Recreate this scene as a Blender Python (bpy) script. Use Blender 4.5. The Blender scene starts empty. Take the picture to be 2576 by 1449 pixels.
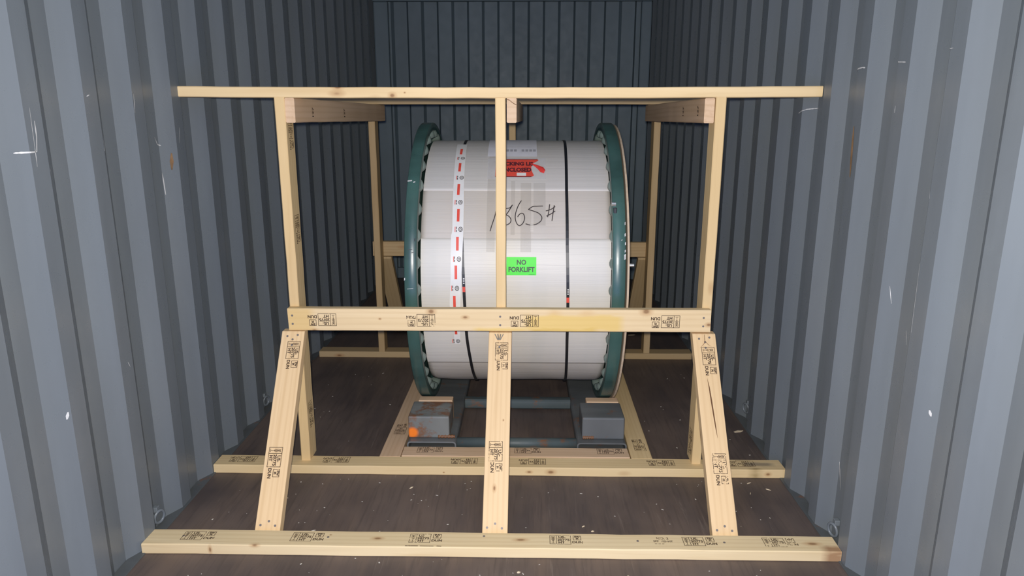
import bpy, bmesh, math, random
from mathutils import Vector, Matrix
random.seed(7)
SC = bpy.context.scene
COL = SC.collection

# ------------------------------------------------------------------ camera
cam_d = bpy.data.cameras.new('camera')
cam = bpy.data.objects.new('camera', cam_d)
COL.objects.link(cam)
SC.camera = cam
F_PX, PITCH, YAW, ROLL = 1756.32, 0.2384, 0.0182, 0.0009
CAM = Vector((0.1132, -2.0469, 1.4240))
cam_d.sensor_fit = 'HORIZONTAL'
cam_d.sensor_width = 36.0
cam_d.lens = 36.0 * F_PX / 2576.0
cam_d.clip_start = 0.02
fw = Vector((-math.sin(YAW)*math.cos(PITCH), math.cos(YAW)*math.cos(PITCH), -math.sin(PITCH)))
rt = Vector((math.cos(YAW), math.sin(YAW), 0))
up = rt.cross(fw)
rt2 = rt*math.cos(ROLL) + up*math.sin(ROLL)
up2 = -rt*math.sin(ROLL) + up*math.cos(ROLL)
M = Matrix((rt2, up2, -fw)).transposed().to_4x4()
M.translation = CAM
cam.matrix_world = M

# ------------------------------------------------------------------ light
# the phone's flash beside the lens, and dim bluish daylight through the open doors behind
fl = bpy.data.lights.new('phone_flash', 'POINT')
fl.energy = 272
fl.color = (1.0, 0.945, 0.87)
fl.shadow_soft_size = 0.02
flo = bpy.data.objects.new('phone_flash', fl)
flo.location = CAM + Vector((-0.012, -0.01, 0.035))
COL.objects.link(flo)
W = bpy.data.worlds.new('dusk')
SC.world = W
W.use_nodes = True
bgn = W.node_tree.nodes['Background']
bgn.inputs[0].default_value = (0.21, 0.37, 1.0, 1)
bgn.inputs[1].default_value = 1.35
SC.view_settings.view_transform = 'Standard'
SC.view_settings.look = 'None'
SC.view_settings.exposure = 0.0
SC.view_settings.gamma = 1.0
SC.view_settings.use_curve_mapping = False

# ------------------------------------------------------------------ node helpers
def new_mat(name):
    m = bpy.data.materials.new(name)
    m.use_nodes = True
    nt = m.node_tree
    b = nt.nodes['Principled BSDF']
    return m, nt, b

def nd(nt, t, **kw):
    n = nt.nodes.new(t)
    for k, v in kw.items():
        if k.startswith('i_'):
            n.inputs[k[2:].replace('_', ' ')].default_value = v
        else:
            setattr(n, k, v)
    return n

def math_n(nt, op, a, b=None, c=None, clamp=False):
    n = nt.nodes.new('ShaderNodeMath'); n.operation = op; n.use_clamp = clamp
    for i, v in enumerate((a, b, c)):
        if v is None: continue
        if isinstance(v, (int, float)): n.inputs[i].default_value = v
        else: nt.links.new(v, n.inputs[i])
    return n.outputs[0]

def mix_c(nt, fac, a, b, mode='MIX'):
    n = nt.nodes.new('ShaderNodeMix'); n.data_type = 'RGBA'; n.blend_type = mode
    for i, v in ((0, fac), (6, a), (7, b)):
        if isinstance(v, (int, float)): n.inputs[i].default_value = v
        elif isinstance(v, tuple): n.inputs[i].default_value = (*v[:3], 1)
        else: nt.links.new(v, n.inputs[i])
    return n.outputs[2]

def mapr(nt, v, a, b, c=0.0, d=1.0):
    n = nt.nodes.new('ShaderNodeMapRange')
    nt.links.new(v, n.inputs[0])
    for i, x in enumerate((a, b, c, d)): n.inputs[i+1].default_value = x
    return n.outputs[0]

def coords(nt, scale=(1, 1, 1), rnd=True, src='Object'):
    tc = nt.nodes.new('ShaderNodeTexCoord')
    v = tc.outputs[src]
    if rnd:
        oi = nt.nodes.new('ShaderNodeObjectInfo')
        m = nt.nodes.new('ShaderNodeMath'); m.operation = 'MULTIPLY'
        nt.links.new(oi.outputs['Random'], m.inputs[0]); m.inputs[1].default_value = 37.0
        a = nt.nodes.new('ShaderNodeVectorMath'); a.operation = 'ADD'
        nt.links.new(v, a.inputs[0]); nt.links.new(m.outputs[0], a.inputs[1]); v = a.outputs[0]
    s = nt.nodes.new('ShaderNodeVectorMath'); s.operation = 'MULTIPLY'
    nt.links.new(v, s.inputs[0]); s.inputs[1].default_value = scale
    return s.outputs[0]

def noise(nt, vec, scale=1.0, detail=3.0, rough=0.55, dist=0.0):
    n = nt.nodes.new('ShaderNodeTexNoise')
    n.inputs['Scale'].default_value = scale; n.inputs['Detail'].default_value = detail
    n.inputs['Roughness'].default_value = rough; n.inputs['Distortion'].default_value = dist
    nt.links.new(vec, n.inputs['Vector'])
    return n.outputs['Fac']

def bump(nt, b, h, strength=0.3, dist=0.002):
    n = nt.nodes.new('ShaderNodeBump')
    n.inputs['Strength'].default_value = strength; n.inputs['Distance'].default_value = dist
    nt.links.new(h, n.inputs['Height']); nt.links.new(n.outputs[0], b.inputs['Normal'])

def simple(name, col, rough=0.6, metal=0.0, var=0.0, scale=20.0):
    m, nt, b = new_mat(name)
    b.inputs['Roughness'].default_value = rough; b.inputs['Metallic'].default_value = metal
    f = noise(nt, coords(nt), scale, 3)
    d = tuple(max(0, c*(1-max(var, .03)*1.6)) for c in col); e = tuple(c*(1+max(var, .03)) for c in col)
    nt.links.new(mix_c(nt, mapr(nt, f, .3, .7), d, e), b.inputs['Base Color'])
    return m

def soft_box(nt, xs, ys, x0, x1, y0, y1, s=0.016):
    a = math_n(nt, 'MULTIPLY', mapr(nt, xs, x0-s, x0+s), mapr(nt, xs, x1+s, x1-s))
    b_ = math_n(nt, 'MULTIPLY', mapr(nt, ys, y0-s*.5, y0+s*.5), mapr(nt, ys, y1+s*.5, y1-s*.5))
    return math_n(nt, 'MULTIPLY', a, b_)

def wood(name, base=(0.74, 0.53, 0.26), stains=(), knots=True, grey=0.0, at=()):
    m, nt, b = new_mat(name)
    g1 = noise(nt, coords(nt, (2.2, 60, 60)), 1.0, 4, .6, .6)
    g2 = noise(nt, coords(nt, (.9, 13, 13)), 1.0, 3, .5, 1.2)
    wv = nt.nodes.new('ShaderNodeTexWave'); wv.wave_type = 'BANDS'; wv.bands_direction = 'Y'
    wv.inputs['Scale'].default_value = 1.0; wv.inputs['Distortion'].default_value = 6.0
    wv.inputs['Detail'].default_value = 2.0; wv.inputs['Detail Scale'].default_value = .55
    nt.links.new(coords(nt, (1.3, 15, 15)), wv.inputs['Vector'])
    dark = tuple(c*k for c, k in zip(base, (.72, .62, .50)))
    light = tuple(min(1, c*k) for c, k in zip(base, (1.10, 1.14, 1.22)))
    c = mix_c(nt, mapr(nt, g2, .3, .7), base, light)
    c = mix_c(nt, math_n(nt, 'MULTIPLY', mapr(nt, wv.outputs['Fac'], .45, 1.0), .22), c, dark)
    c = mix_c(nt, math_n(nt, 'MULTIPLY', mapr(nt, g1, .55, .85), .45), c, dark)
    # slight hue drift of each board
    oi = nt.nodes.new('ShaderNodeObjectInfo')
    c = mix_c(nt, math_n(nt, 'MULTIPLY', oi.outputs['Random'], .35), c, (base[0]*.93, base[1]*1.0, base[2]*1.10))
    if grey: c = mix_c(nt, grey, c, (.42, .38, .30))
    if knots:
        vo = nt.nodes.new('ShaderNodeTexVoronoi'); vo.inputs['Scale'].default_value = 1.0
        nt.links.new(coords(nt, (7, 17, 17)), vo.inputs['Vector'])
        keep = mapr(nt, vo.outputs['Color'], .0, 1.0)
        sep = nt.nodes.new('ShaderNodeSeparateColor'); nt.links.new(vo.outputs['Color'], sep.inputs[0])
        gate = math_n(nt, 'GREATER_THAN', sep.outputs[0], .955)
        halo = math_n(nt, 'MULTIPLY', gate, mapr(nt, vo.outputs['Distance'], .30, .12))
        core = math_n(nt, 'MULTIPLY', gate, mapr(nt, vo.outputs['Distance'], .13, .06))
        c = mix_c(nt, math_n(nt, 'MULTIPLY', halo, .55), c, (.42, .22, .09))
        c = mix_c(nt, math_n(nt, 'MULTIPLY', core, .8), c, (.17, .075, .03))
    for (kx, ky, kz, rx, ry, rz) in at:
        tcc = nt.nodes.new('ShaderNodeTexCoord')
        a_ = nt.nodes.new('ShaderNodeVectorMath'); a_.operation = 'SUBTRACT'
        nt.links.new(tcc.outputs['Object'], a_.inputs[0]); a_.inputs[1].default_value = (kx, ky, kz)
        b_ = nt.nodes.new('ShaderNodeVectorMath'); b_.operation = 'DIVIDE'
        nt.links.new(a_.outputs[0], b_.inputs[0]); b_.inputs[1].default_value = (rx, ry, rz)
        l_ = nt.nodes.new('ShaderNodeVectorMath'); l_.operation = 'LENGTH'; nt.links.new(b_.outputs[0], l_.inputs[0])
        c = mix_c(nt, math_n(nt, 'MULTIPLY', mapr(nt, l_.outputs['Value'], 1.7, .8), .45), c, (.50, .27, .11))
        c = mix_c(nt, math_n(nt, 'MULTIPLY', mapr(nt, l_.outputs['Value'], .8, .35), .7), c, (.20, .085, .03))
    if stains:
        tc = nt.nodes.new('ShaderNodeTexCoord'); sx = nt.nodes.new('ShaderNodeSeparateXYZ')
        nt.links.new(tc.outputs['Object'], sx.inputs[0])
        wob = noise(nt, coords(nt, (12, 60, 60), rnd=False), 1.0, 3)
        ys = math_n(nt, 'ADD', sx.outputs[1], math_n(nt, 'MULTIPLY', math_n(nt, 'SUBTRACT', wob, .5), .036))
        for (x0, x1, y0, y1, sc_, st) in stains:
            k = soft_box(nt, sx.outputs[0], ys, x0, x1, y0, y1)
            c = mix_c(nt, math_n(nt, 'MULTIPLY', k, st), c, sc_)
    nt.links.new(c, b.inputs['Base Color'])
    b.inputs['Roughness'].default_value = .62
    b.inputs['Specular IOR Level'].default_value = .25
    bump(nt, b, g1, .25, .0012)
    return m

def painted_steel(name, base, rough=.33, rust=.0, streak=.2, sp=.5):
    m, nt, b = new_mat(name)
    n1 = noise(nt, coords(nt, (3, 9, 1.0)), 1.0, 4)
    n2 = noise(nt, coords(nt, (14, 14, 14)), 1.0, 5, .65)
    c = mix_c(nt, mapr(nt, n1, .3, .7), tuple(x*(1-streak) for x in base), tuple(x*(1+streak*.6) for x in base))
    c = mix_c(nt, math_n(nt, 'MULTIPLY', mapr(nt, n2, .5, .75), .25), c, tuple(x*.72+.03 for x in base))
    if rust:
        r = noise(nt, coords(nt, (11, 11, 16)), 1.0, 6, .7)
        c = mix_c(nt, math_n(nt, 'MULTIPLY', mapr(nt, r, .62-rust*.2, .72-rust*.2), .85), c, (.20, .085, .035))
    nt.links.new(c, b.inputs['Base Color'])
    nt.links.new(mapr(nt, n2, .2, .8, rough-.06, rough+.14), b.inputs['Roughness'])
    b.inputs['Specular IOR Level'].default_value = sp
    bump(nt, b, noise(nt, coords(nt, (7, 7, 7)), 1.0, 2), .35, .004)
    return m

MW = {}
MW['pine'] = wood('pine')
MW['pine_brace'] = wood('pine_brace', (0.78, 0.545, 0.285))
MW['pine_brace_knot'] = wood('pine_brace_knot', (0.78, 0.545, 0.285), at=((.175, -.006, 0, .012, .006, .01), (.42, .02, 0, .004, .003, .01)))
MW['pine_top'] = wood('pine_top', (0.76, 0.56, 0.29), at=((.814, -.0445, -.014, .013, .02, .010), (.615, -.0445, .016, .018, .02, .010), (.86, -.0445, -.004, .004, .02, .003)))
MW['pine_near'] = wood('pine_near', (0.76, 0.59, 0.33), stains=((2.275, 2.34, -.05, -.012, (.28, .12, .05), .75),),
    at=((.785, .002, .019, .018, .008, .01), (1.27, .004, .019, .022, .008, .01), (2.249, .0, .019, .024, .010, .01), (.23, -.0445, 0, .006, .01, .014), (.381, -.0445, .019, .014, .01, .008), (.62, .02, .019, .004, .003, .01)))
MW['pine_second'] = wood('pine_second', (0.75, 0.55, 0.28), stains=((2.19, 2.30, -.012, .016, (.10, .09, .09), .6), (2.20, 2.24, -.05, -.03, (.25, .17, .06), .6)),
    at=((1.388, -.0445, 0, .018, .01, .010), (1.30, -.0445, 0, .012, .01, .006), (2.27, -.0445, 0, .012, .01, .008), (.95, -.0445, -.006, .004, .01, .003)))
Y1 = (.76, .52, .11)
MW['pine_mid'] = wood('pine_mid', (0.78, 0.575, 0.31), stains=(
    (0.93, 1.30, -.044, .022, Y1, .62), (.73, .93, -.05, -.030, Y1, .6), (-.01, .095, -.05, .045, (.72, .48, .16), .6),
    (1.02, 1.06, .02, .04, (.70, .46, .20), .5), (1.14, 1.19, .02, .04, (.70, .46, .20), .5), (.95, 1.2, -.05, -.036, (.62, .40, .05), .6)),
    at=((.561, .035, .018, .016, .012, .01), (.693, .012, .018, .013, .007, .01), (1.393, .038, .018, .020, .014, .01), (.36, .004, .018, .006, .004, .01), (1.636, -.014, .018, .012, .008, .01), (.10, -.044, .018, .014, .008, .01)))
MW['pine_rear_dimmed'] = wood('pine_rear_dimmed', (0.50, 0.35, 0.175))  # same pine, flash falloff towards the rear darkened into its base colour
MW['pine_pink'] = wood('pine_pink', (0.64, 0.44, 0.265))

M_wall = painted_steel('grey_blue_paint', (.166, .188, .202), .27, streak=.10, sp=.5)
M_back = painted_steel('grey_green_paint', (.15, .20, .225), .50, streak=.14)
M_trim = painted_steel('dark_steel', (.10, .11, .112), .5, rust=.02)
M_green = painted_steel('green_enamel', (.050, .115, .100), .27, streak=.35, sp=.6)
M_flute = painted_steel('pale_green_enamel', (.21, .27, .235), .32, streak=.25)
M_crad = painted_steel('grey_cradle_paint', (.125, .135, .135), .42, rust=.2, streak=.3)
M_bar = painted_steel('grey_bar_paint', (.08, .105, .105), .45, rust=.3, streak=.3)
M_black = simple('black_plastic', (.012, .013, .016), .38)
M_inkb = simple('black_marker', (.03, .022, .026), .6)
M_red = simple('red_print', (.78, .085, .055), .5, var=.08)
M_redt = simple('torn_red_film', (.75, .06, .05), .3, var=.15)
M_lime = simple('fluorescent_green', (.055, .80, .03), .5)
M_dkgreen = simple('dark_green_print', (.004, .045, .015), .5)
M_tape = simple('white_tape', (.78, .77, .73), .35)
M_paper = simple('white_paper', (.74, .74, .77), .6)
M_grey = simple('grey_print', (.42, .42, .45), .6)
M_zinc = simple('bright_zinc', (.75, .75, .74), .28, metal=.9)
M_nail = simple('dull_nail_steel', (.20, .175, .16), .5, metal=.2)
M_crack = simple('crack_shadow_wood', (.16, .08, .035), .9)
M_chip = simple('pale_wood_chip', (.80, .66, .45), .8, var=.15)
M_speck = simple('pale_speck', (.60, .56, .48), .8, var=.1)
M_scr = simple('bare_scratch', (.62, .62, .60), .6, var=.2)
M_rust = simple('rust_streak', (.26, .15, .07), .8, var=.3)
M_darkred = simple('dark_print', (.10, .02, .03), .5)
M_ply = wood('plywood_edge', (.55, .42, .28), knots=False)

def orange_mark_mat():
    m = painted_steel('grey_cradle_paint_marked', (.21, .22, .205), .4, rust=.7, streak=.35)
    nt = m.node_tree; b = nt.nodes['Principled BSDF']
    old = b.inputs['Base Color'].links[0].from_socket
    tc = nt.nodes.new('ShaderNodeTexCoord')
    d = nt.nodes.new('ShaderNodeVectorMath'); d.operation = 'DISTANCE'
    nt.links.new(tc.outputs['Object'], d.inputs[0]); d.inputs[1].default_value = (-.072, -.086, -.026)
    k = mapr(nt, d.outputs['Value'], .030, .016)
    nt.links.new(mix_c(nt, k, old, (.95, .22, .015)), b.inputs['Base Color'])
    return m
M_mark = orange_mark_mat()

def ink_mat():
    m, nt, b = new_mat('stamp_ink')
    b.inputs['Base Color'].default_value = (.05, .028, .018, 1); b.inputs['Roughness'].default_value = .8
    tr = nt.nodes.new('ShaderNodeBsdfTransparent'); mx = nt.nodes.new('ShaderNodeMixShader')
    a = noise(nt, coords(nt, (1, 1, 1)), 190, 2)
    c = noise(nt, coords(nt, (1, 1, 1)), 28, 2)
    oi = nt.nodes.new('ShaderNodeObjectInfo')
    th = math_n(nt, 'ADD', math_n(nt, 'MULTIPLY', a, .5), math_n(nt, 'MULTIPLY', c, .5))
    lo = math_n(nt, 'ADD', .32, math_n(nt, 'MULTIPLY', oi.outputs['Random'], .13))
    f = math_n(nt, 'GREATER_THAN', th, lo)
    f = math_n(nt, 'MULTIPLY', f, .88)
    nt.links.new(f, mx.inputs[0]); nt.links.new(tr.outputs[0], mx.inputs[1]); nt.links.new(b.outputs[0], mx.inputs[2])
    nt.links.new(mx.outputs[0], nt.nodes['Material Output'].inputs[0])
    return m
M_ink = ink_mat()

def film_mat(name, col, alpha, rough):
    m, nt, b = new_mat(name)
    b.inputs['Base Color'].default_value = (*col, 1); b.inputs['Roughness'].default_value = rough
    tr = nt.nodes.new('ShaderNodeBsdfTransparent'); mx = nt.nodes.new('ShaderNodeMixShader')
    n = noise(nt, coords(nt, (14, 14, 3)), 1.0, 3)
    nt.links.new(mapr(nt, n, .3, .7, alpha*.7, alpha*1.3), mx.inputs[0])
    nt.links.new(tr.outputs[0], mx.inputs[1]); nt.links.new(b.outputs[0], mx.inputs[2])
    nt.links.new(mx.outputs[0], nt.nodes['Material Output'].inputs[0])
    return m
M_clear = film_mat('clear_film', (.50, .46, .40), .16, .15)
M_pouch = film_mat('pouch_film', (.80, .79, .78), .50, .25)

def wrap_mat():
    m, nt, b = new_mat('white_foam_wrap')
    uv = coords(nt, (1, 1, 1), rnd=False, src='UV')
    def sc(s):
        n = nt.nodes.new('ShaderNodeVectorMath'); n.operation = 'MULTIPLY'
        nt.links.new(uv, n.inputs[0]); n.inputs[1].default_value = s
        return n.outputs[0]
    fine = noise(nt, sc((2.0, 150, 1)), 1.0, 4, .6, .3)
    mid = noise(nt, sc((1.1, 42, 1)), 1.0, 4, .55, .6)
    big = noise(nt, sc((3.2, 2.2, 1)), 1.0, 3)
    vb = noise(nt, sc((9, .6, 1)), 1.0, 2)
    sx = nt.nodes.new('ShaderNodeSeparateXYZ'); nt.links.new(uv, sx.inputs[0])
    v = sx.outputs[1]
    base = (.66, .625, .585)
    c = mix_c(nt, mapr(nt, big, .3, .7), (.60, .555, .485), (.66, .62, .55))
    # upper sheet is a little darker and warmer above its lower edge; the sheet below is whiter
    c = mix_c(nt, mapr(nt, v, .2095, .2105), mix_c(nt, .6, c, (.70, .68, .615)), mix_c(nt, .45, c, (.55, .485, .42)))
    c = mix_c(nt, math_n(nt, 'MULTIPLY', mapr(nt, v, .4270, .4280), .6), c, (.62, .61, .58))
    c = mix_c(nt, math_n(nt, 'MULTIPLY', mapr(nt, v, -.400, -.402), .5), c, (.57, .51, .43))
    c = mix_c(nt, math_n(nt, 'MULTIPLY', mapr(nt, vb, .5, .75), .25), c, (.52, .54, .50))
    c = mix_c(nt, math_n(nt, 'MULTIPLY', mapr(nt, fine, .5, .8), .30), c, (.50, .49, .47))
    nt.links.new(c, b.inputs['Base Color'])
    b.inputs['Roughness'].default_value = .42
    b.inputs['Specular IOR Level'].default_value = .45
    hh = math_n(nt, 'ADD', math_n(nt, 'MULTIPLY', fine, .3), mid)
    bump(nt, b, hh, .35, .0035)
    return m
M_wrap = wrap_mat()

def floor_mat():
    m, nt, b = new_mat('worn_plywood_floor')
    n1 = noise(nt, coords(nt, (9, .9, 1), rnd=False), 1.0, 5, .6, .4)
    n2 = noise(nt, coords(nt, (2.4, 1.6, 1), rnd=False), 1.0, 4, .6)
    n3 = noise(nt, coords(nt, (70, 5, 1), rnd=False), 1.0, 3, .6, .5)
    n4 = noise(nt, coords(nt, (26, 1.3, 1), rnd=False), 1.0, 5, .7, 1.1)
    c = mix_c(nt, mapr(nt, n2, .3, .7), (.070, .055, .052), (.165, .125, .102))
    c = mix_c(nt, math_n(nt, 'MULTIPLY', mapr(nt, n1, .45, .75), .6), c, (.19, .135, .10))
    c = mix_c(nt, math_n(nt, 'MULTIPLY', mapr(nt, n3, .5, .8), .5), c, (.05, .04, .038))
    c = mix_c(nt, math_n(nt, 'MULTIPLY', mapr(nt, n4, .63, .70), .30), c, (.26, .21, .17))
    nt.links.new(c, b.inputs['Base Color'])
    nt.links.new(mapr(nt, n2, .3, .7, .42, .62), b.inputs['Roughness'])
    b.inputs['Specular IOR Level'].default_value = .35
    bump(nt, b, n1, .25, .003)
    return m
M_floor = floor_mat()

# ------------------------------------------------------------------ object helpers
def link(name, me, mat=None, parent=None, mw=None):
    o = bpy.data.objects.new(name, me)
    COL.objects.link(o)
    if mat and me is not None and not me.materials: me.materials.append(mat)
    if mw is not None: o.matrix_world = mw
    if parent is not None:
        o.parent = parent
        o.matrix_parent_inverse = Matrix.Identity(4)
        w_ = mw if mw is not None else Matrix.Identity(4)
        o.matrix_basis = WM[parent.name].inverted() @ w_
    WM[o.name] = mw.copy() if mw is not None else Matrix.Identity(4)
    return o
WM = {}

def mesh(name, vs, fs, smooth=False):
    me = bpy.data.meshes.new(name)
    me.from_pydata([tuple(v) for v in vs], [], [tuple(f) for f in fs])
    me.validate(); me.update()
    if smooth:
        for p in me.polygons: p.use_smooth = True
    return me

def thing(name, loc, label, cat, group=None):
    o = bpy.data.objects.new(name, None); COL.objects.link(o)
    o.location = loc; o.empty_display_size = .05
    WM[o.name] = Matrix.Translation(loc)
    tag(o, label, cat, group)
    return o

def tag(o, label, cat, group=None, kind=None):
    o['label'] = label; o['category'] = cat
    if group: o['group'] = group
    if kind: o['kind'] = kind
    return o

def struct(o):
    o['kind'] = 'structure'; return o

def box_vf(x0, x1, y0, y1, z0, z1):
    v = [(x, y, z) for x in (x0, x1) for y in (y0, y1) for z in (z0, z1)]
    f = [(0, 1, 3, 2), (4, 6, 7, 5), (0, 4, 5, 1), (2, 3, 7, 6), (0, 2, 6, 4), (1, 5, 7, 3)]
    return v, f

def bm_box(name, x0, x1, y0, y1, z0, z1, bev=.003, mat=None, parent=None, seg=2):
    """box with eased edges; origin at its centre"""
    c = Vector(((x0+x1)/2, (y0+y1)/2, (z0+z1)/2))
    v, f = box_vf(x0-c.x, x1-c.x, y0-c.y, y1-c.y, z0-c.z, z1-c.z)
    me = mesh(name, v, f)
    if bev:
        bm = bmesh.new(); bm.from_mesh(me)
        bmesh.ops.bevel(bm, geom=bm.edges[:], offset=bev, segments=seg, affect='EDGES', profile=.5)
        bm.to_mesh(me); bm.free()
    return link(name, me, mat, parent, Matrix.Translation(c))

def frame_m(origin, X, Y):
    X = Vector(X).normalized(); Y = Vector(Y); Y = (Y - X*Y.dot(X)).normalized(); Z = X.cross(Y)
    m = Matrix((X, Y, Z)).transposed().to_4x4(); m.translation = Vector(origin)
    return m

def board(parent, name, A, B, ydir, mat, w=.089, t=.038, sag=0.0, n=14, seed=None, jit=.0007):
    """sawn two-by-four: local X runs from end A to end B, local Y across its wide face"""
    A = Vector(A); B = Vector(B); L = (B-A).length
    mw = frame_m(A, B-A, ydir)
    r = .003
    sec = [(-w/2+r, -t/2), (w/2-r, -t/2), (w/2, -t/2+r), (w/2, t/2-r), (w/2-r, t/2), (-w/2+r, t/2), (-w/2, t/2-r), (-w/2, -t/2+r)]
    rg = random.Random(seed if seed is not None else name+str(A))
    vs = []
    for i in range(n+1):
        s = i/n; x = s*L
        dy = rg.uniform(-jit, jit); dz = rg.uniform(-jit, jit) + sag*(1-(2*s-1)**2)
        skew = rg.uniform(-.002, .002) if i in (0, n) else 0
        for (y, z) in sec:
            vs.append((x + (skew*y/w*2 if i in (0, n) else 0), y+dy, z+dz))
    fs = []
    for i in range(n):
        a = i*8; b_ = a+8
        for k in range(8):
            k2 = (k+1) % 8
            fs.append((a+k, a+k2, b_+k2, b_+k))
    fs.append(tuple(range(7, -1, -1))); fs.append(tuple(range(n*8, n*8+8)))
    return link(name, mesh(name, vs, fs), mat, parent, mw)

# ------------------------------------------------------------------ flat print geometry (2-D, metres)
def text2d(s, size, bold=0.0, align='CENTER', sx=1.0):
    cu = bpy.data.curves.new('t', 'FONT'); cu.body = s; cu.size = size; cu.offset = bold
    cu.align_x = align; cu.align_y = 'CENTER'; cu.resolution_u = 3
    ob = bpy.data.objects.new('t', cu); COL.objects.link(ob)
    dg = bpy.context.evaluated_depsgraph_get()
    me = bpy.data.meshes.new_from_object(ob.evaluated_get(dg))
    vs = [(v.co.x*sx, v.co.y) for v in me.vertices]; fs = [tuple(p.vertices) for p in me.polygons]
    bpy.data.objects.remove(ob); bpy.data.curves.remove(cu); bpy.data.meshes.remove(me)
    return vs, fs

def join2d(parts):
    V, Fs = [], []
    for vs, fs, dx, dy in parts:
        o = len(V); V += [(x+dx, y+dy) for x, y in vs]; Fs += [tuple(i+o for i in f) for f in fs]
    return V, Fs

def seg2d(p, q, w):
    p = Vector(p); q = Vector(q); d = (q-p).normalized(); n_ = Vector((-d.y, d.x))*w/2
    e = d*w/2*0
    return [tuple(p-n_-e), tuple(q-n_+e), tuple(q+n_+e), tuple(p+n_-e)], [(0, 1, 2, 3)], 0, 0

def rect_frame(x0, x1, y0, y1, w):
    w *= 1.15
    return [seg2d((x0-w/2, y0), (x1+w/2, y0), w), seg2d((x0-w/2, y1), (x1+w/2, y1), w), seg2d((x0, y0), (x0, y1), w), seg2d((x1, y0), (x1, y1), w)]

def stamp2d(fill=True):
    P = []
    P += rect_frame(-.053, -.031, -.024, .024, .0016)
    P += rect_frame(-.031, .017, -.024, .024, .0016)
    P += rect_frame(.026, .052, .001, .024, .0016)
    # wheat-ear symbol: a stem with slanted grains
    P.append(seg2d((-.042, -.019), (-.042, .019), .0016))
    for k in range(5):
        y = -.006 + k*.005
        P.append(seg2d((-.042, y), (-.048, y+.006), .0016)); P.append(seg2d((-.042, y), (-.036, y+.006), .0016))
    P.append(seg2d((-.048, -.019), (-.036, -.019), .0016))
    for s, x, y, z in (('US-', -.012, .0145, .0165), ('20775', -.007, .0, .0165), ('HT', -.014, -.0150, .0165), ('DUN', .040, -.0125, .0165), ('EW', .039, .0180, .0115), ('PI', .039, .0075, .0115)):
        v, f = text2d(s, z, .0006); P.append((v, f, x, y))
    return join2d(P)
STV, STF = stamp2d()
ST_ME = mesh('ink_stamp', [(x, y, 0) for x, y in STV], STF); ST_ME.materials.append(M_ink)

def decal(parent, name, P, U, V, me, mat=None, lift=.0009):
    U = Vector(U).normalized(); V = Vector(V); V = (V-U*V.dot(U)).normalized(); N = U.cross(V)
    m = Matrix((U, V, N)).transposed().to_4x4(); m.translation = Vector(P) + N*lift
    return link(name, me, mat, parent, m)

def nail(parent, P, N, r=.0042):
    N = Vector(N).normalized()
    a = Vector((1, 0, 0)) if abs(N.x) < .9 else Vector((0, 1, 0))
    U = N.cross(a).normalized()
    m = Matrix((U, N.cross(U), N)).transposed().to_4x4(); m.translation = Vector(P)
    global NAIL_ME
    if NAIL_ME is None:
        vs = []
        for k in range(10):
            t = k/10*math.tau; vs.append((math.cos(t)*.0045, math.sin(t)*.0045, -.004))
        for k in range(10):
            t = k/10*math.tau; vs.append((math.cos(t)*.0042, math.sin(t)*.0042, .0012))
        fs = [(k, (k+1) % 10, 10+(k+1) % 10, 10+k) for k in range(10)] + [tuple(range(10, 20))]
        NAIL_ME = mesh('nail', vs, fs); NAIL_ME.materials.append(M_nail)
    return link('nail', NAIL_ME, None, parent, m)
NAIL_ME = None

# ------------------------------------------------------------------ the container shell
XI = 1.165                     # inner face of the side corrugation
Y_BACK, Y_FRONT, H = 4.20, -1.72, 2.46
def side_profile(side):
    """list of (y, depth) corners of the trapezoid corrugation"""
    e0, p = (.284, .26) if side < 0 else (-.27, .245)
    k0 = math.floor((Y_FRONT-e0)/p)-1
    pts = []
    k = k0
    while e0+k*p < Y_BACK:
        y = e0+k*p
        pts += [(y, 0.0), (y+p*.254, 0.0), (y+p*.5, .034), (y+p*.754, .034)]
        k += 1
    return [q for q in pts if Y_FRONT <= q[0] <= Y_BACK-.02]
def prof_x(side, y):
    pr = PROF[side]
    for a, b_ in zip(pr, pr[1:]):
        if a[0] <= y <= b_[0]: return side*(XI + a[1] + (b_[1]-a[1])*(y-a[0])/(b_[0]-a[0]))
    return side*XI
PROF = {s: side_profile(s) for s in (-1, 1)}
WALLS = {}
for s, nm in ((-1, 'wall_left'), (1, 'wall_right')):
    pr = PROF[s]; pr = [(Y_FRONT, pr[0][1])] + pr + [(Y_BACK, 0.0), (Y_BACK+.06, 0.0)]
    vs, fs = [], []
    # round the bends slightly with two rows per corner
    zz = [0.0, .8, 1.6, H]
    for (y, d) in pr:
        for z in zz: vs.append((s*(XI+d), y, z))
    n = len(zz)
    for i in range(len(pr)-1):
        for j in range(n-1):
            f = (i*n+j, (i+1)*n+j, (i+1)*n+j+1, i*n+j+1)
            fs.append(f if s < 0 else f[::-1])
    # outer skin of the sheet
    o = len(vs)
    vs += [(v[0]+s*.002, v[1], v[2]) for v in vs]
    fs += [tuple(i+o for i in f[::-1]) for f in fs]
    WALLS[s] = struct(link(nm, mesh(nm, vs, fs), M_wall, None, Matrix.Identity(4)))

# floor: plywood sheets laid lengthwise, joints recessed
v, f = box_vf(-1.20, 1.20, Y_FRONT-.02, Y_BACK+.05, -.03, 0.0)
floor = struct(link('floor', mesh('floor', v, f), M_floor, None, Matrix.Identity(4)))
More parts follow.
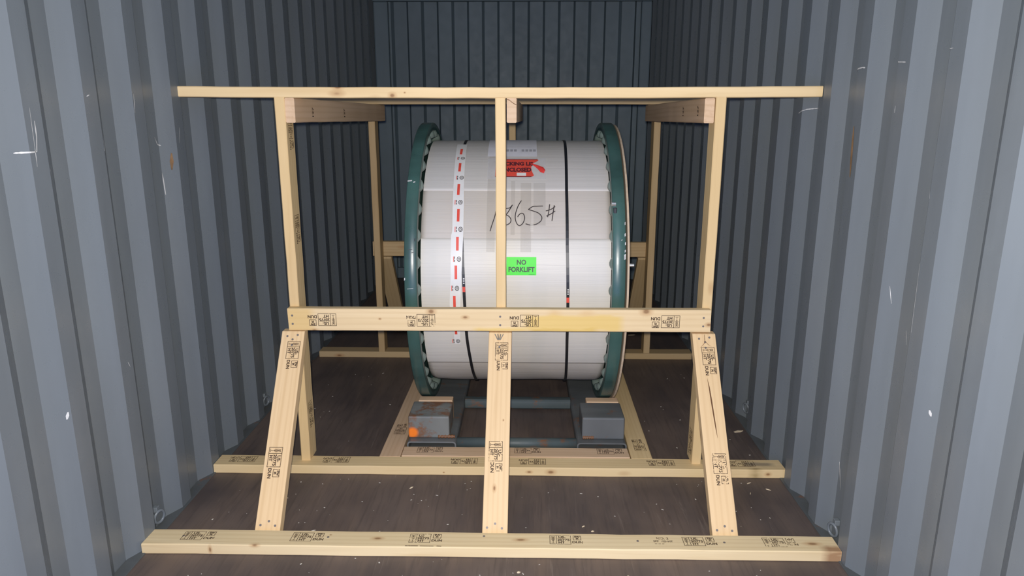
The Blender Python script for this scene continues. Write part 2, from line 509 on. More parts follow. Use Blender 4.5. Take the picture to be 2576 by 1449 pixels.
# ceiling: shallow ribs
vs, fs = [], []
ys = []
y = Y_FRONT
while y < Y_BACK:
    ys += [(y, 0), (y+.09, 0), (y+.105, .02), (y+.195, .02)]; y += .21
for (yy, d) in ys:
    vs += [(-1.205, yy, 2.44+d), (1.205, yy, 2.44+d)]
for i in range(len(ys)-1): fs.append((2*i, 2*i+1, 2*i+3, 2*i+2))
struct(link('ceiling', mesh('ceiling', vs, fs), M_back, None, Matrix.Identity(4)))
# back wall: deep steep-sided corrugation, period 0.257
vs, fs = [], []
x = -1.165; pts = [(x, 0)]
x0 = -1.016                                    # first groove in view
gx = x0
k = 0
state = 0
while gx < 1.06:
    a, b_ = (0, .045) if state == 0 else (.045, 0)
    pts += [(gx-.010, a), (gx+.010, b_)]
    state = 1-state; gx += .1283; k += 1
pts.append((1.165, pts[-1][1]))
for (x, d) in pts: vs += [(x, Y_BACK+d, 0), (x, Y_BACK+d, H)]
for i in range(len(pts)-1): fs.append((2*i, 2*i+2, 2*i+3, 2*i+1))
wb = struct(link('wall_back', mesh('wall_back', vs, fs), M_back, None, Matrix.Identity(4)))
struct(bm_box('trim_1', -1.168, 1.168, Y_BACK-.055, Y_BACK-.002, 2.372, 2.44, .006, M_back))       # header rail
struct(bm_box('trim_2', -1.163, -1.040, Y_BACK-.06, Y_BACK-.002, 0.002, 2.371, .012, M_back))      # corner posts
struct(bm_box('trim_3', 1.075, 1.163, Y_BACK-.06, Y_BACK-.002, 0.002, 2.371, .012, M_back))
struct(bm_box('trim_4', -1.06, 1.09, Y_BACK-.035, Y_BACK-.002, 0.002, .10, .006, M_back))          # bottom sill
for s, nm in ((-1, 'baseboard_left'), (1, 'baseboard_right')):
    a, b_ = sorted((s*1.156, s*1.197))
    struct(bm_box(nm, a, b_, Y_FRONT, Y_BACK-.11, -.004, .004, .001, M_trim))

# scratches and rust runs on the side walls: thin bare-metal strokes that follow the corrugation
def wall_stroke(side, pts, w, mat, name='scratch'):
    P = []
    for a, b_ in zip(pts, pts[1:]):
        n = max(2, int(abs(b_[0]-a[0])/.006)+1)
        for i in range(n): t = i/n; P.append((a[0]+(b_[0]-a[0])*t, a[1]+(b_[1]-a[1])*t))
    P.append(pts[-1])
    rg = random.Random(str(pts)); vs, fs = [], []
    for i, (y, z) in enumerate(P):
        q = P[min(i+1, len(P)-1)]; r = P[max(i-1, 0)]
        d = Vector((q[0]-r[0], q[1]-r[1])); d = d.normalized() if d.length else Vector((1, 0))
        ww = w*(.35 if i in (0, len(P)-1) else rg.uniform(.6, 1.2))
        for sgn in (-1, 1):
            yy, z2 = y-d.y*sgn*ww/2, z+d.x*sgn*ww/2
            vs.append((prof_x(side, yy)-side*.0018, yy, z2))
    for i in range(len(P)-1): fs.append((2*i, 2*i+2, 2*i+3, 2*i+1))
    link(name, mesh(name, vs, fs), mat, WALLS[side], Matrix.Identity(4))
for st in ([[-.203, 1.417], [-.204, 1.376], [-.212, 1.338], [-.272, 1.337]],):
    wall_stroke(-1, st, .0045, M_scr)
for st, w_ in (([[-.214, 1.45], [-.217, 1.35], [-.219, 1.299]], .0022), ([[.097, 1.42], [.089, 1.326]], .003), ([[.379, 1.702], [.386, 1.677]], .003),
               ([[.455, 1.358], [.465, 1.338], [.47, 1.332], [.486, 1.328]], .004), ([[.478, 1.231], [.481, 1.19], [.483, 1.152]], .005),
               ([[.575, 1.391], [.562, 1.334]], .002), ([[.29, 1.50], [.285, 1.44]], .0025), ([[.05, 1.49], [.035, 1.485]], .003),
               ([[.40, 1.06], [.415, 1.05]], .004), ([[-.17, 1.29], [-.16, 1.27]], .003), ([[-.245, .62], [-.25, .60]], .010), ([[.06, .66], [.07, .64]], .003)):
    wall_stroke(-1, st, w_, M_scr)
for st, w_ in (([[.298, 1.57], [.278, 1.577], [.25, 1.579], [.231, 1.577]], .004), ([[.06, 1.582], [.03, 1.579], [-.006, 1.576]], .003), ([[-.189, 1.592], [-.222, 1.593]], .003),
               ([[-.428, 1.607], [-.427, 1.574]], .006), ([[.738, 1.444], [.69, 1.458], [.639, 1.462]], .003), ([[-.31, .675], [-.315, .660]], .010),
               ([[-.2, 1.272], [-.212, 1.222]], .002), ([[-.40, 1.50], [-.401, 1.48]], .005), ([[.02, 1.46], [.02, 1.44]], .003), ([[-.05, .95], [-.06, .90]], .002),
               ([[-.13, .84], [-.14, .80]], .002), ([[.16, .28], [.14, .22]], .004), ([[.15, .26], [.13, .19]], .003), ([[-.21, 1.05], [-.215, .86]], .0018), ([[.56, 1.36], [.57, 1.32]], .004)):
    wall_stroke(1, st, w_, M_scr)
wall_stroke(1, [[.262, 1.40], [.258, 1.33], [.250, 1.24]], .014, M_rust, 'rust_streak')
wall_stroke(-1, [[.52, 1.30], [.515, 1.24]], .012, M_rust, 'rust_streak')

# ------------------------------------------------------------------ the timber bracing
fr = thing('timber_bracing_frame', (0, .6, 0), 'pale two-by-four timber bracing built around the reel, wedged between the container walls', 'bracing')
T = .038
# near sole plate on the floor
near = board(fr, 'floor_plank', (-1.165, .0445, T/2), (1.165, .0445, T/2), (0, 1, 0), MW['pine_near'], n=26, jit=.0009)
plank2 = board(fr, 'floor_plank', (-1.163, .5945, T/2), (1.178, .5945, T/2), (0, 1, 0), MW['pine_second'], n=26, jit=.0009)
rearp = board(fr, 'floor_plank', (-1.139, 2.034, T/2), (1.132, 2.034, T/2), (0, 1, 0), MW['pine_rear_dimmed'])
# top rails
topf = board(fr, 'top_rail', (-1.188, .6395, 1.519), (1.188, .6395, 1.519), (0, 1, 0), MW['pine_top'], sag=-.004, n=26)
topr = board(fr, 'top_rail', (-1.12, 2.034, 1.519), (1.12, 2.034, 1.519), (0, 1, 0), MW['pine_rear_dimmed'])
# posts of the near frame (narrow face to the viewer)
postL = board(fr, 'post', (-.793, .6395, T+.0005), (-.793, .6395, 1.4995), (0, 1, 0), MW['pine'])
postC = board(fr, 'post', (.022, .6395, T+.0005), (.022, .6395, 1.4955), (0, 1, 0), MW['pine'])
postR = board(fr, 'post', (.827, .6395, T+.0005), (.827, .6395, 1.4995), (0, 1, 0), MW['pine'])
# posts of the far frame
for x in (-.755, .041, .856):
    board(fr, 'post', (x, 2.034, T+.0005), (x, 2.034, 1.4995), (0, 1, 0), MW['pine_rear_dimmed'])
# cross rails on edge, front to back
xr = []
for xa, xb, yb, mt in ((-.7565, -.716, 2.10, MW['pine_pink']), (.063, .081, 2.08, MW['pine_pink']), (.787, .818, 2.08, MW['pine_pink'])):
    xr.append(board(fr, 'cross_rail', (xa, .600, 1.4525), (xb, yb, 1.4525), (0, 0, 1), mt, t=.036))
# middle rails
mid = board(fr, 'middle_rail', (-.809, .576, .6595), (.834, .576, .6625), (0, 0, 1), MW['pine_mid'], n=22, t=.0365)
midr = board(fr, 'middle_rail', (-.80, 2.0985, .6595), (.89, 2.0985, .6595), (0, 0, 1), MW['pine_rear_dimmed'])

def brace(x_top, x_bot, mat, y0=.100, y1=.5573, far=False):
    """raking strut with bevel-cut foot and head; x values are its left edge"""
    prof = [(.100, .0005), (.5573, .6120), (.5945, .6120), (.5945, .5990), (.1476, .0005)]
    if far: prof = [(2.1175+.5573-y, z) for y, z in prof]
    F0 = Vector((x_bot+.0445, prof[0][0], prof[0][1])); F1 = Vector((x_top+.0445, prof[1][0], prof[1][1]))
    mw = frame_m(F0, F1-F0, (1, 0, 0))
    inv = mw.inverted(); vs = []
    for dx in (-.0445, .0445):
        for (y, z) in prof:
            tt = z/.612; x = x_bot+.0445+(x_top-x_bot)*tt
            vs.append(inv @ Vector((x+dx, y, z)))
    n = 5
    fs = [tuple(range(n)), tuple(range(2*n-1, n-1, -1))] + [((k+1) % n, k, n+k, n+(k+1) % n) for k in range(n)]
    me = mesh('brace', vs, fs)
    bm = bmesh.new(); bm.from_mesh(me); bmesh.ops.recalc_face_normals(bm, faces=bm.faces[:])
    bmesh.ops.bevel(bm, geom=bm.edges[:], offset=.0025, segments=2, affect='EDGES', profile=.5)
    bm.to_mesh(me); bm.free()
    return link('brace', me, mat, fr, mw)
brL = brace(-.836, -.828, MW['pine_brace'])
brC = brace(-.024, -.030, MW['pine_brace_knot'])
brR = brace(.766, .770, MW['pine_brace'])
for xt in (-.779, .0, .795): brace(xt, xt, MW['pine_rear_dimmed'], far=True)

# ink stamps on the timber
def bpt(y):                                   # point height on the brace's front face
    return (y-.100)/.4573*.612
DN = (0, -.598, -.801)                        # down the brace face
for par, x, y in ((brL, -.782, .500), (brL, -.793, .255), (brC, .027, .500), (brC, .012, .272), (brR, .820, .492), (brR, .820, .250)):
    decal(par, 'ink_stamp', (x, y, bpt(y)+.0005), DN, (1, 0, 0), ST_ME, lift=.0012)
def flat_stamp(par, x, y, z=.038, flip=False, rot=0.0):
    U = Vector((math.cos(rot), math.sin(rot), 0)); V = Vector((-math.sin(rot), math.cos(rot), 0))
    if flip: U, V = -U, -V
    decal(par, 'ink_stamp', (x, y, z), U, V, ST_ME, lift=.0016)
for x in (-.993, -.620, -.218, .257, .706, .976): flat_stamp(near, x, .048, rot=random.uniform(-.02, .02))
for x in (-1.057, -.666, -.132, .152, .683, 1.012): flat_stamp(plank2, x, .600, flip=True, rot=random.uniform(-.02, .02))
for x in (-.673, -.287, .115, .661):
    decal(mid, 'ink_stamp', (x, .5575, .660), (-1, 0, 0), (0, 0, -1), ST_ME, lift=.0012)
for z, par in ((1.365, postL), (1.005, postL), (.23, postL)):
    decal(par, 'ink_stamp', (-.774, .640, z), (0, 0, -1), (0, 1, 0), ST_ME, lift=.0012)
decal(postR, 'ink_stamp', (.808, .640, .12), (0, 0, -1), (0, -1, 0), ST_ME, lift=.0012)
v1, f1 = text2d('127', .028, .0008); ME127 = mesh('ink_stamp', [(x, y, 0) for x, y in v1], f1); ME127.materials.append(M_ink)
for yy in (.80, 1.25):
    decal(xr[0], 'ink_stamp', (-.7565+.018+(yy-.6)*.027+.0012, yy, 1.445), (0, 0, 1), (0, -1, 0), ME127, lift=.0016)
# faint mill grade stamp near the right brace foot
P = []
for s, x, y, z in (('NO. 2', 0, .010, .016), ('SPF  KD-HT', 0, -.006, .013)):
    v, f = text2d(s, z, .0003); P.append((v, f, x, y))
for k in range(3): P.append(seg2d((-.03+.012*k, -.02), (-.022+.012*k, -.02), .002))
v, f = join2d(P)
gm = mesh('grade_stamp', [(x, y, 0) for x, y in v], f); gm.materials.append(M_ink)
decal(near, 'grade_stamp', (.585, .052, .038), (1, 0, 0), (0, 1, 0), gm, lift=.0016)
# dark pencil dashes on the near plank's front arris
# nails
Nb = (0, -.801, .598)
for bx, par in ((-.782, brL), (.015, brC), (.815, brR)):
    for dx, y in ((-.028, .125), (.0, .133), (.024, .124)): nail(par, (bx+dx, y, bpt(y)), Nb)
for bx, par in ((-.790, brL), (.812, brR)):
    for dx, y in ((-.022, .545), (.0, .537), (.018, .548), (.0, .523)): nail(par, (bx+dx, y, bpt(y)), Nb)
for x in (-.792, .020, .806):
    for z in (.642, .676): nail(mid, (x, .5580, z), (0, -1, 0))
for x, y in ((-1.045, .048), (-.55, .05), (.50, .048), (.79, .045), (-.02, .066)): nail(near, (x, y, .038), (0, 0, 1))
# bent toenails at the head of the middle brace
tn_v, tn_f = [], []
for k, (dx, ang) in enumerate(((-.016, .30), (-.005, .12), (.006, -.10), (.016, -.32))):
    p0 = Vector((.016+dx, .5495, .6080)); p1 = Vector((.016+dx*.25, .5330, .5890))
    d = (p1-p0).normalized(); a = d.cross(Vector((1, 0, 0))).normalized(); b2 = d.cross(a)
    o = len(tn_v)
    for p in (p0, p1):
        for j in range(6):
            t = j/6*math.tau; tn_v.append(p + (a*math.cos(t)+b2*math.sin(t))*.0024)
    for j in range(6): tn_f.append((o+j, o+(j+1) % 6, o+6+(j+1) % 6, o+6+j))
    tn_f.append(tuple(o+6+j for j in range(6)))
link('toenails', mesh('toenails', tn_v, tn_f), M_zinc, brC, Matrix.Identity(4))
nail(brC, (.018, .522, bpt(.522)), Nb)
# drying cracks
def crack(par, pts, ws):
    vs, fs = [], []
    for (x, y), w_ in zip(pts, ws):
        z = bpt(y)
        for sg in (-1, 1): vs.append((x+sg*w_/2, y-.0010, z+.0010))
    for i in range(len(pts)-1): fs.append((2*i, 2*i+1, 2*i+3, 2*i+2))
    link('crack', mesh('crack', vs, fs), M_crack, par, Matrix.Identity(4))
for yy in (.70, .98):
    decal(xr[2], 'ink_stamp', (.787-.018+(yy-.6)*.021-.0012, yy, 1.450), (0, 0, 1), (0, 1, 0), ME127, lift=.0016)
cv = [(.046, 1.491), (.055, 1.489), (.063, 1.482), (.072, 1.476), (.0805, 1.4725)]
vs = [(x, .5988, z+dz) for x, z in cv for dz in (-.0013, .0013)]
link('crack', mesh('crack', vs, [(2*i, 2*i+2, 2*i+3, 2*i+1) for i in range(4)]), M_crack, xr[1], Matrix.Identity(4))
v, f = join2d([seg2d((-.055, 0), (-.012, .0005), .003), seg2d((-.006, .0005), (.040, 0), .0022), seg2d((.05, .001), (.066, 0), .0028)])
am = mesh('ink_smudge', [(x, y, 0) for x, y in v], f); am.materials.append(M_ink)
decal(near, 'ink_smudge', (-.225, .0045, .038), (1, 0, 0), (0, 1, 0), am, lift=.0014)
crack(brR, [(.806, .45), (.810, .43), (.813, .40), (.816, .37), (.819, .34), (.822, .315)], [.0005, .004, .0055, .005, .004, .0004])
crack(brR, [(.812, .555), (.811, .535), (.790, .522)], [.0015, .0025, .0006])
crack(brR, [(.812, .540), (.822, .531), (.834, .526)], [.0015, .002, .0006])

# ------------------------------------------------------------------ blocking boards round the cradle
b1 = board(None, 'blocking_board', (-.4525, .642, T/2), (-.4415, 1.979, T/2), (1, 0, 0), MW['pine_pink'])
tag(b1, 'flat two-by-four on the floor running back along the left side of the steel cradle', 'board')
b2 = board(None, 'blocking_board', (.611, .642, T/2), (.628, 1.979, T/2), (1, 0, 0), MW['pine'])
tag(b2, 'flat two-by-four on the floor running back along the right side of the steel cradle', 'board')
b3 = board(None, 'blocking_board', (-.403, .6885, T/2), (.560, .6885, T/2), (0, 1, 0), MW['pine_pink'], w=.086)
tag(b3, 'short flat two-by-four on the floor across the front of the steel cradle', 'board')
for x in (-.289, .129, .482): flat_stamp(b3, x, .698)
decal(b1, 'ink_stamp', (-.448, .90, .038), (0, 1, 0), (-1, 0, 0), ST_ME, lift=.0016)
decal(b2, 'ink_stamp', (.616, .76, .038), (0, 1, 0), (-1, 0, 0), ST_ME, lift=.0016)

# ------------------------------------------------------------------ steel cradle
YC, ZC, R, RF = 1.35, .736, .582, .668
cr = thing('steel_cradle', (.08, 1.35, 0), 'low grey steel cradle with chock blocks under the big cable reel', 'cradle')
def hollow(name, x0, x1, y0, y1, z0, z1, t, rad, mat, parent):
    """rectangular hollow section, open at both ends"""
    def ring(a0, a1, b0, b1_, r):
        out = []
        for cx, cz, s in ((a1-r, b1_-r, 0), (a0+r, b1_-r, 1), (a0+r, b0+r, 2), (a1-r, b0+r, 3)):
            for k in range(4):
                t_ = (s+k/3)*math.pi/2; out.append((cx+math.cos(t_)*r, cz+math.sin(t_)*r))
        return out
    cx, cy, cz = (x0+x1)/2, (y0+y1)/2, (z0+z1)/2
    o_ = ring(x0-cx, x1-cx, z0-cz, z1-cz, rad); i_ = ring(x0-cx+t, x1-cx-t, z0-cz+t, z1-cz-t, rad*.7)
    n = len(o_); vs = []
    for y in (y0-cy, y1-cy):
        vs += [(p[0], y, p[1]) for p in o_] + [(p[0], y, p[1]) for p in i_]
    fs = []
    for k in range(n):
        k2 = (k+1) % n
        fs += [(k, k2, 2*n+k2, 2*n+k), (n+k2, n+k, 3*n+k, 3*n+k2), (k2, k, n+k, n+k2), (2*n+k, 2*n+k2, 3*n+k2, 3*n+k)]
    return link(name, mesh(name, vs, fs, False), mat, parent, Matrix.Translation((cx, cy, cz)))
TUBES = ((-.394, -.180), (.345, .560))
for x0, x1 in TUBES:
    hollow('base_tube', x0, x1, .738, 1.960, .001, .058, .006, .014, M_crad, cr)
CH = ((-.392, -.212), (.368, .553))
for i, (x0, x1) in enumerate(CH):
    for j, (y0, y1) in enumerate(((.772, .944), (1.756, 1.926))):
        c = bm_box('chock_block', x0, x1, y0, y1, .0585, .160, .007, M_mark if (i, j) == (0, 0) else M_crad, cr, 3)
        if (i, j) == (0, 0): c['label'] = 'rusty chock block with an orange paint dab'
# weld beads
def bead(x0, x1, y, z, parent):
    vs, fs = [], []; n = 14; rg = random.Random(x0)
    for i in range(n+1):
        x = x0+(x1-x0)*i/n; r = .007*(1+.35*math.sin(i*2.3))+rg.uniform(0, .002)
        for k in range(6):
            t = k/6*math.tau; vs.append((x, y+math.cos(t)*r, z+math.sin(t)*r))
    for i in range(n):
        for k in range(6): fs.append((i*6+k, i*6+(k+1) % 6, i*6+6+(k+1) % 6, i*6+6+k))
    fs += [tuple(range(5, -1, -1)), tuple(range(n*6, n*6+6))]
    link('weld_bead', mesh('weld_bead', vs, fs, True), M_trim_rust, parent, Matrix.Identity(4))
M_trim_rust = painted_steel('rusty_weld', (.22, .13, .07), .55, rust=1.0)
bead(-.262, -.188, .7745, .066, cr); bead(.372, .42, .7745, .067, cr)
# cross bars between the tubes
def pipe(name, x0, x1, y, z, r, mat, parent, sq=False):
    vs, fs = [], []; n = 20
    for x in (x0, x1):
        for k in range(n):
            t = k/n*math.tau; c, s = math.cos(t), math.sin(t)
            if sq: m_ = 1/max(abs(c), abs(s)) ** .75; c *= m_; s *= m_
            vs.append((x-(x0+x1)/2, c*r, s*r))
    for k in range(n): fs.append((k, (k+1) % n, n+(k+1) % n, n+k))
    fs += [tuple(range(n-1, -1, -1)), tuple(range(n, 2*n))]
    return link(name, mesh(name, vs, fs, not sq), mat, parent, Matrix.Translation(((x0+x1)/2, y, z)))
pipe('cross_bar', -.1805, .3455, .785, .032, .024, M_bar, cr)
pipe('cross_bar', -.1805, .3455, 1.235, .032, .026, M_bar, cr, True)
pipe('cross_bar', -.1805, .3455, 1.930, .032, .024, M_bar, cr)
for x0, x1, s in ((-.372, -.215, 'left'), (.400, .548, 'right')):
    w_ = bm_box('wooden_wedge', x0, x1, .9455, .998, .0585, .162, .004, MW['pine_pink'])
    tag(w_, 'small wooden wedge block tucked behind the front %s chock of the steel cradle' % s, 'wedge')

# ------------------------------------------------------------------ the reel
reel = thing('cable_reel', (.078, YC, .067), 'large cable reel with green steel flanges, its winding wrapped in white foam sheet', 'reel')
def cylp(X, th, off=0.0):
    a = math.radians(th); r = R+off
    return (X, YC-r*math.cos(a), ZC+r*math.sin(a))

# wrapped winding
n = 180; xs = [-.318 + .790*i/36 for i in range(37)]
vs, fs, uvs = [], [], []
def rad(x, th):
    r = R
    a = math.radians(th)
    ed = min(x+.318, .472-x)
    if ed < .006: r -= (.006-ed)*.8
    r += .0012*math.sin(3*a+x*9)+.0008*math.sin(11*a+x*23)
    return r
for i in range(n+1):
    th = -180+360*i/n
    for x in xs:
        a = math.radians(th); r = rad(x, th)-.0015
        vs.append((x-.077, -r*math.cos(a), r*math.sin(a)))
nx = len(xs)
for i in range(n):
    for j in range(nx-1): fs.append((i*nx+j, i*nx+j+1, (i+1)*nx+j+1, (i+1)*nx+j))
o = len(vs); vs += [(-.318-.077, 0, 0), (.472-.077, 0, 0)]
for i in range(n):
    fs.append((o, i*nx, (i+1)*nx)); fs.append((o+1, (i+1)*nx+nx-1, i*nx+nx-1))
me = mesh('foam_wrap', vs, fs, True)
uvl = me.uv_layers.new(name='UVMap')
for lp in me.loops:
    vi = lp.vertex_index
    if vi < o:
        i, j = divmod(vi, nx); uvl.data[lp.index].uv = (xs[j], math.radians(-180+360*i/n)*R)
link('foam_wrap', me, M_wrap, reel, Matrix.Translation((.077, YC, ZC)))

# overlapping outer sheets: a raised step at each seam
def patch(name, x0, x1, t0, t1, off, mat, nx_=10, nt_=24, edge=None, parent=None, thick=0.0):
    vs, fs = [], []
    for j in range(nt_+1):
        th = t0+(t1-t0)*j/nt_
        xa, xb = (x0, x1) if edge is None else edge(th)
        for i in range(nx_+1): vs.append(cylp(xa+(xb-xa)*i/nx_, th, off))
    for j in range(nt_):
        for i in range(nx_):
            a = j*(nx_+1)+i; fs.append((a, a+1, a+nx_+2, a+nx_+1))
    me = mesh(name, vs, fs, True)
    return me, link(name, me, mat, parent or reel, Matrix.Identity(4))
def sheet(t0, t1):
    vs, fs, uv = [], [], []
    m = 60; q = 20
    rows = [(t0, .0003)] + [(t0+.15+(t1-t0-.3)*k/m, .0030) for k in range(m+1)] + [(t1, .0003)]
    for th, off in rows:
        for i in range(q+1):
            x = -.316+.786*i/q; vs.append(cylp(x, th, off)); uv.append((x, math.radians(th)*R))
    for j in range(len(rows)-1):
        for i in range(q):
            a = j*(q+1)+i; fs.append((a, a+1, a+q+2, a+q+1))
    me = mesh('foam_sheet', vs, fs, True); ul = me.uv_layers.new(name='UVMap')
    for lp in me.loops: ul.data[lp.index].uv = uv[lp.vertex_index]
    link('foam_sheet', me, M_wrap, reel, Matrix.Identity(4))
sheet(-39.6, 20.6); sheet(42.0, 120.0)

def interp(tab, th):
    for (a, va), (b_, vb) in zip(tab, tab[1:]):
        if b_ <= th <= a: return va+(vb-va)*(th-a)/(b_-a)
    return tab[0][1] if th > tab[0][0] else tab[-1][1]
# straps
SL = [(180, -.165), (34, -.163), (20.6, -.146), (4.3, -.139), (-9.3, -.135), (-23.2, -.132), (-36, -.124), (-58, -.115), (-110, -.115), (-180, -.13)]
SR = [(180, .297), (80, .297), (42.2, .289), (17.5, .289), (-7.3, .295), (-22.9, .297), (-56.5, .308), (-110, .31), (-180, .30)]
def strap(tab, hw=.0062):
    vs, fs = [], []; m = 120
    for j in range(m+1):
        th = 179-358*j/m; x = interp(tab, th)
        for dx, off in ((-hw, .003), (-hw, .0052), (hw, .0052), (hw, .003)): vs.append(cylp(x+dx, th, off))
    for j in range(m):
        for k in range(3): fs.append((j*4+k, j*4+k+1, j*4+5+k, j*4+4+k))
    return link('strap', mesh('strap', vs, fs), M_black, reel, Matrix.Identity(4))
s1 = strap(SL); s2 = strap(SR)
# red print and white lettering on the straps
for par, tab, t0 in ((s1, SL, 0.9), (s2, SR, -3.4)):
    x = interp(tab, t0-.9)
    patch('red_print', x-.0058, x+.0058, t0-2.2, t0, .0058, M_red, 2, 3, parent=par)
    for k in range(3): patch('white_print', x-.003, x+.003, t0+1.2+k*.9, t0+1.7+k*.9, .0058, M_tape, 1, 1, parent=par)

# printed packing tape
TL = [(74.3, -.196), (47.4, -.190), (34.3, -.188), (23.5, -.186), (22.0, -.191), (4.3, -.192), (-6.7, -.199), (-19, -.186), (-26, -.188)]
TR = [(74.3, -.151), (47.4, -.146), (34.3, -.141), (22.2, -.140), (4.3, -.147), (-6.7, -.154), (-19, -.159), (-26, -.162)]
_, tape = patch('printed_tape', 0, 0, 76, -26.0, .0068, M_tape, 3, 60, edge=lambda th: (interp(TL, th), interp(TR, th)))
def cyl_mesh(name, V2, F2, X0, T0, off, mat, parent, rot=0.0):
    c, s = math.cos(rot), math.sin(rot)
    vs = [cylp(X0+x*c-y*s, T0+math.degrees((x*s+y*c)/R), off) for x, y in V2]
    return link(name, mesh(name, vs, F2), mat, parent, Matrix.Identity(4))
for x, t in ((-.171, 67.3), (-.169, 54.9), (-.167, 42.2), (-.163, 30.2), (-.164, 18.3), (-.170, 6.8), (-.178, -5.6), (-.177, -18.0)):
    patch('red_print', x-.0055, x+.0055, t-2.75, t+2.75, .0076, M_red, 1, 6, parent=tape)
ring_v, ring_f = [], []
for rr in ((.0105, .0078), (.0052, .0030)):
    o = len(ring_v)
    for k in range(20):
        t = k/20*math.tau
        ring_v += [(math.cos(t)*rr[0]*.85, math.sin(t)*rr[0]), (math.cos(t)*rr[1]*.85, math.sin(t)*rr[1])]
    ring_f += [(o+2*k, o+(2*k+2) % 40, o+(2*k+3) % 40, o+2*k+1) for k in range(20)]
for x, t in ((-.163, 61.3), (-.160, 48.5), (-.159, 36.0), (-.155, 24.2), (-.160, 12.1), (-.169, .3), (-.172, -12.0), (-.174, -24.4)):
    cyl_mesh('black_print', ring_v, ring_f, x+.003, t, .0076, M_inkb, tape)
    bars = join2d([seg2d((-.0195, -.011), (-.0195, .011), .0028)])
    cyl_mesh('red_print', *bars, x, t, .0076, M_red, tape)
    bars = join2d([seg2d((-.0145, -.011), (-.0145, -.002), .0032), seg2d((-.0145, .001), (-.0145, .011), .0032)])
    cyl_mesh('black_print', *bars, x, t, .0076, M_inkb, tape)

# clear tape strips over the middle
for x0, x1, a, b_ in ((-.045, -.010, 80, 15), (.096, .140, 46, 15), (.150, .200, 46, 26), (.055, .072, 47, 22)):
    patch('clear_tape', x0, x1, a, b_, .0042, M_clear, 3, 24)

# sticker
_, stk = patch('sticker', .039, .162, 5.75, 13.05, .0055, M_lime, 8, 6)
for s, dy in (('NO', .0148), ('FORKLIFT', -.0145)):
    v, f = text2d(s, .0275, .0010, sx=.90)
    cyl_mesh('sticker_print', v, f, .1005, 9.4+math.degrees(dy/R), .0066, M_dkgreen, stk)
v, f = join2d([seg2d((.030, -.034), (.055, -.034), .001)])
cyl_mesh('sticker_print', v, f, .1005, 9.4, .0066, M_dkgreen, stk)

# shipping document and packing-list pouch
_, doc = patch('shipping_paper', -.052, .166, 63.0, 88.0, .0065, M_paper, 8, 14)
v, f = join2d([seg2d((-.08, .0), (.082, .0), .0022)] + [seg2d((-.03+k*.017, -.040), (-.018+k*.017, -.040), .024) for k in (0, 1, 2, 4, 5, 6, 7)])
cyl_mesh('paper_print', v, f, .060, 72.5, .0073, M_grey, doc)
_, pch = patch('document_pouch', -.048, .203, 48.0, 61.8, .0060, M_pouch, 10, 10)
red = [(-.108, -.062), (.098, -.062), (.112, -.050), (.106, -.038), (.100, -.010), (.104, .020), (.118, .040), (.132, .056), (.125, .058), (-.108, .058)]
# torn right-hand edge, filled as a fan of strips
def strip_poly(edge, xl):
    vs, fs = [], []
    for y, x in edge:
        for k in range(9): vs.append((xl+(x-xl)*k/8, y))
    for i in range(len(edge)-1):
        for k in range(8): fs.append((i*9+k, i*9+k+1, i*9+10+k, i*9+9+k))
    return vs, fs
XL = -.062
v, f = strip_poly([(-.0575, .096), (-.050, .104), (-.040, .1), (-.02, .094), (.0, .092), (.018, .096), (.030, .102), (.040, .114), (.050, .124), (.0565, .122)], XL)
rp = cyl_mesh('red_label', v, f, .048, 54.9, .0068, M_red, pch)
for s, dy, xa, xb in (('PACKING LIS', .0225, -.003, .149), ('ENCLOSED', -.0175, .013, .1405)):
    v, f = text2d(s, .0335, .0017)
    lo, hi = min(p[0] for p in v), max(p[0] for p in v)
    v = [(xa+(x-lo)/(hi-lo)*(xb-xa), y) for x, y in v]
    cyl_mesh('label_print', v, f, 0, 54.9+math.degrees(dy/R), .0080, M_darkred, pch)
v, f = strip_poly([(-.0605, .090), (-.0565, .096)], XL); cyl_mesh('label_print', v, f, .048, 54.9, .0075, M_darkred, pch)
v, f = strip_poly([(.0560, .118), (.0600, .122)], XL); cyl_mesh('label_print', v, f, .048, 54.9, .0075, M_darkred, pch)
v = [(-.020, -.009), (.020, -.009), (.020, .009), (-.020, .009)]
cyl_mesh('white_label', v, [(0, 1, 2, 3)], .098, 50.4, .0090, M_tape, pch)
# curled torn flap of the red film
fl_c = [(.140, 57.2, .0078), (.156, 56.2, .010), (.172, 54.6, .012), (.186, 53.0, .013), (.198, 51.9, .011)]; hw = [.002, .004, .008, .013, .007]
vs, fs = [], []
for (x, t, off), h in zip(fl_c, hw):
    vs += [cylp(x-h*.5, t-math.degrees(h/R), off-.004), cylp(x, t, off+.003), cylp(x+h*.5, t+math.degrees(h/R), off)]
for i in range(4):
    for k in range(2): fs.append((i*3+k, i*3+k+1, i*3+4+k, i*3+3+k))
link('torn_flap', mesh('torn_flap', vs, fs, True), M_redt, pch, Matrix.Identity(4))

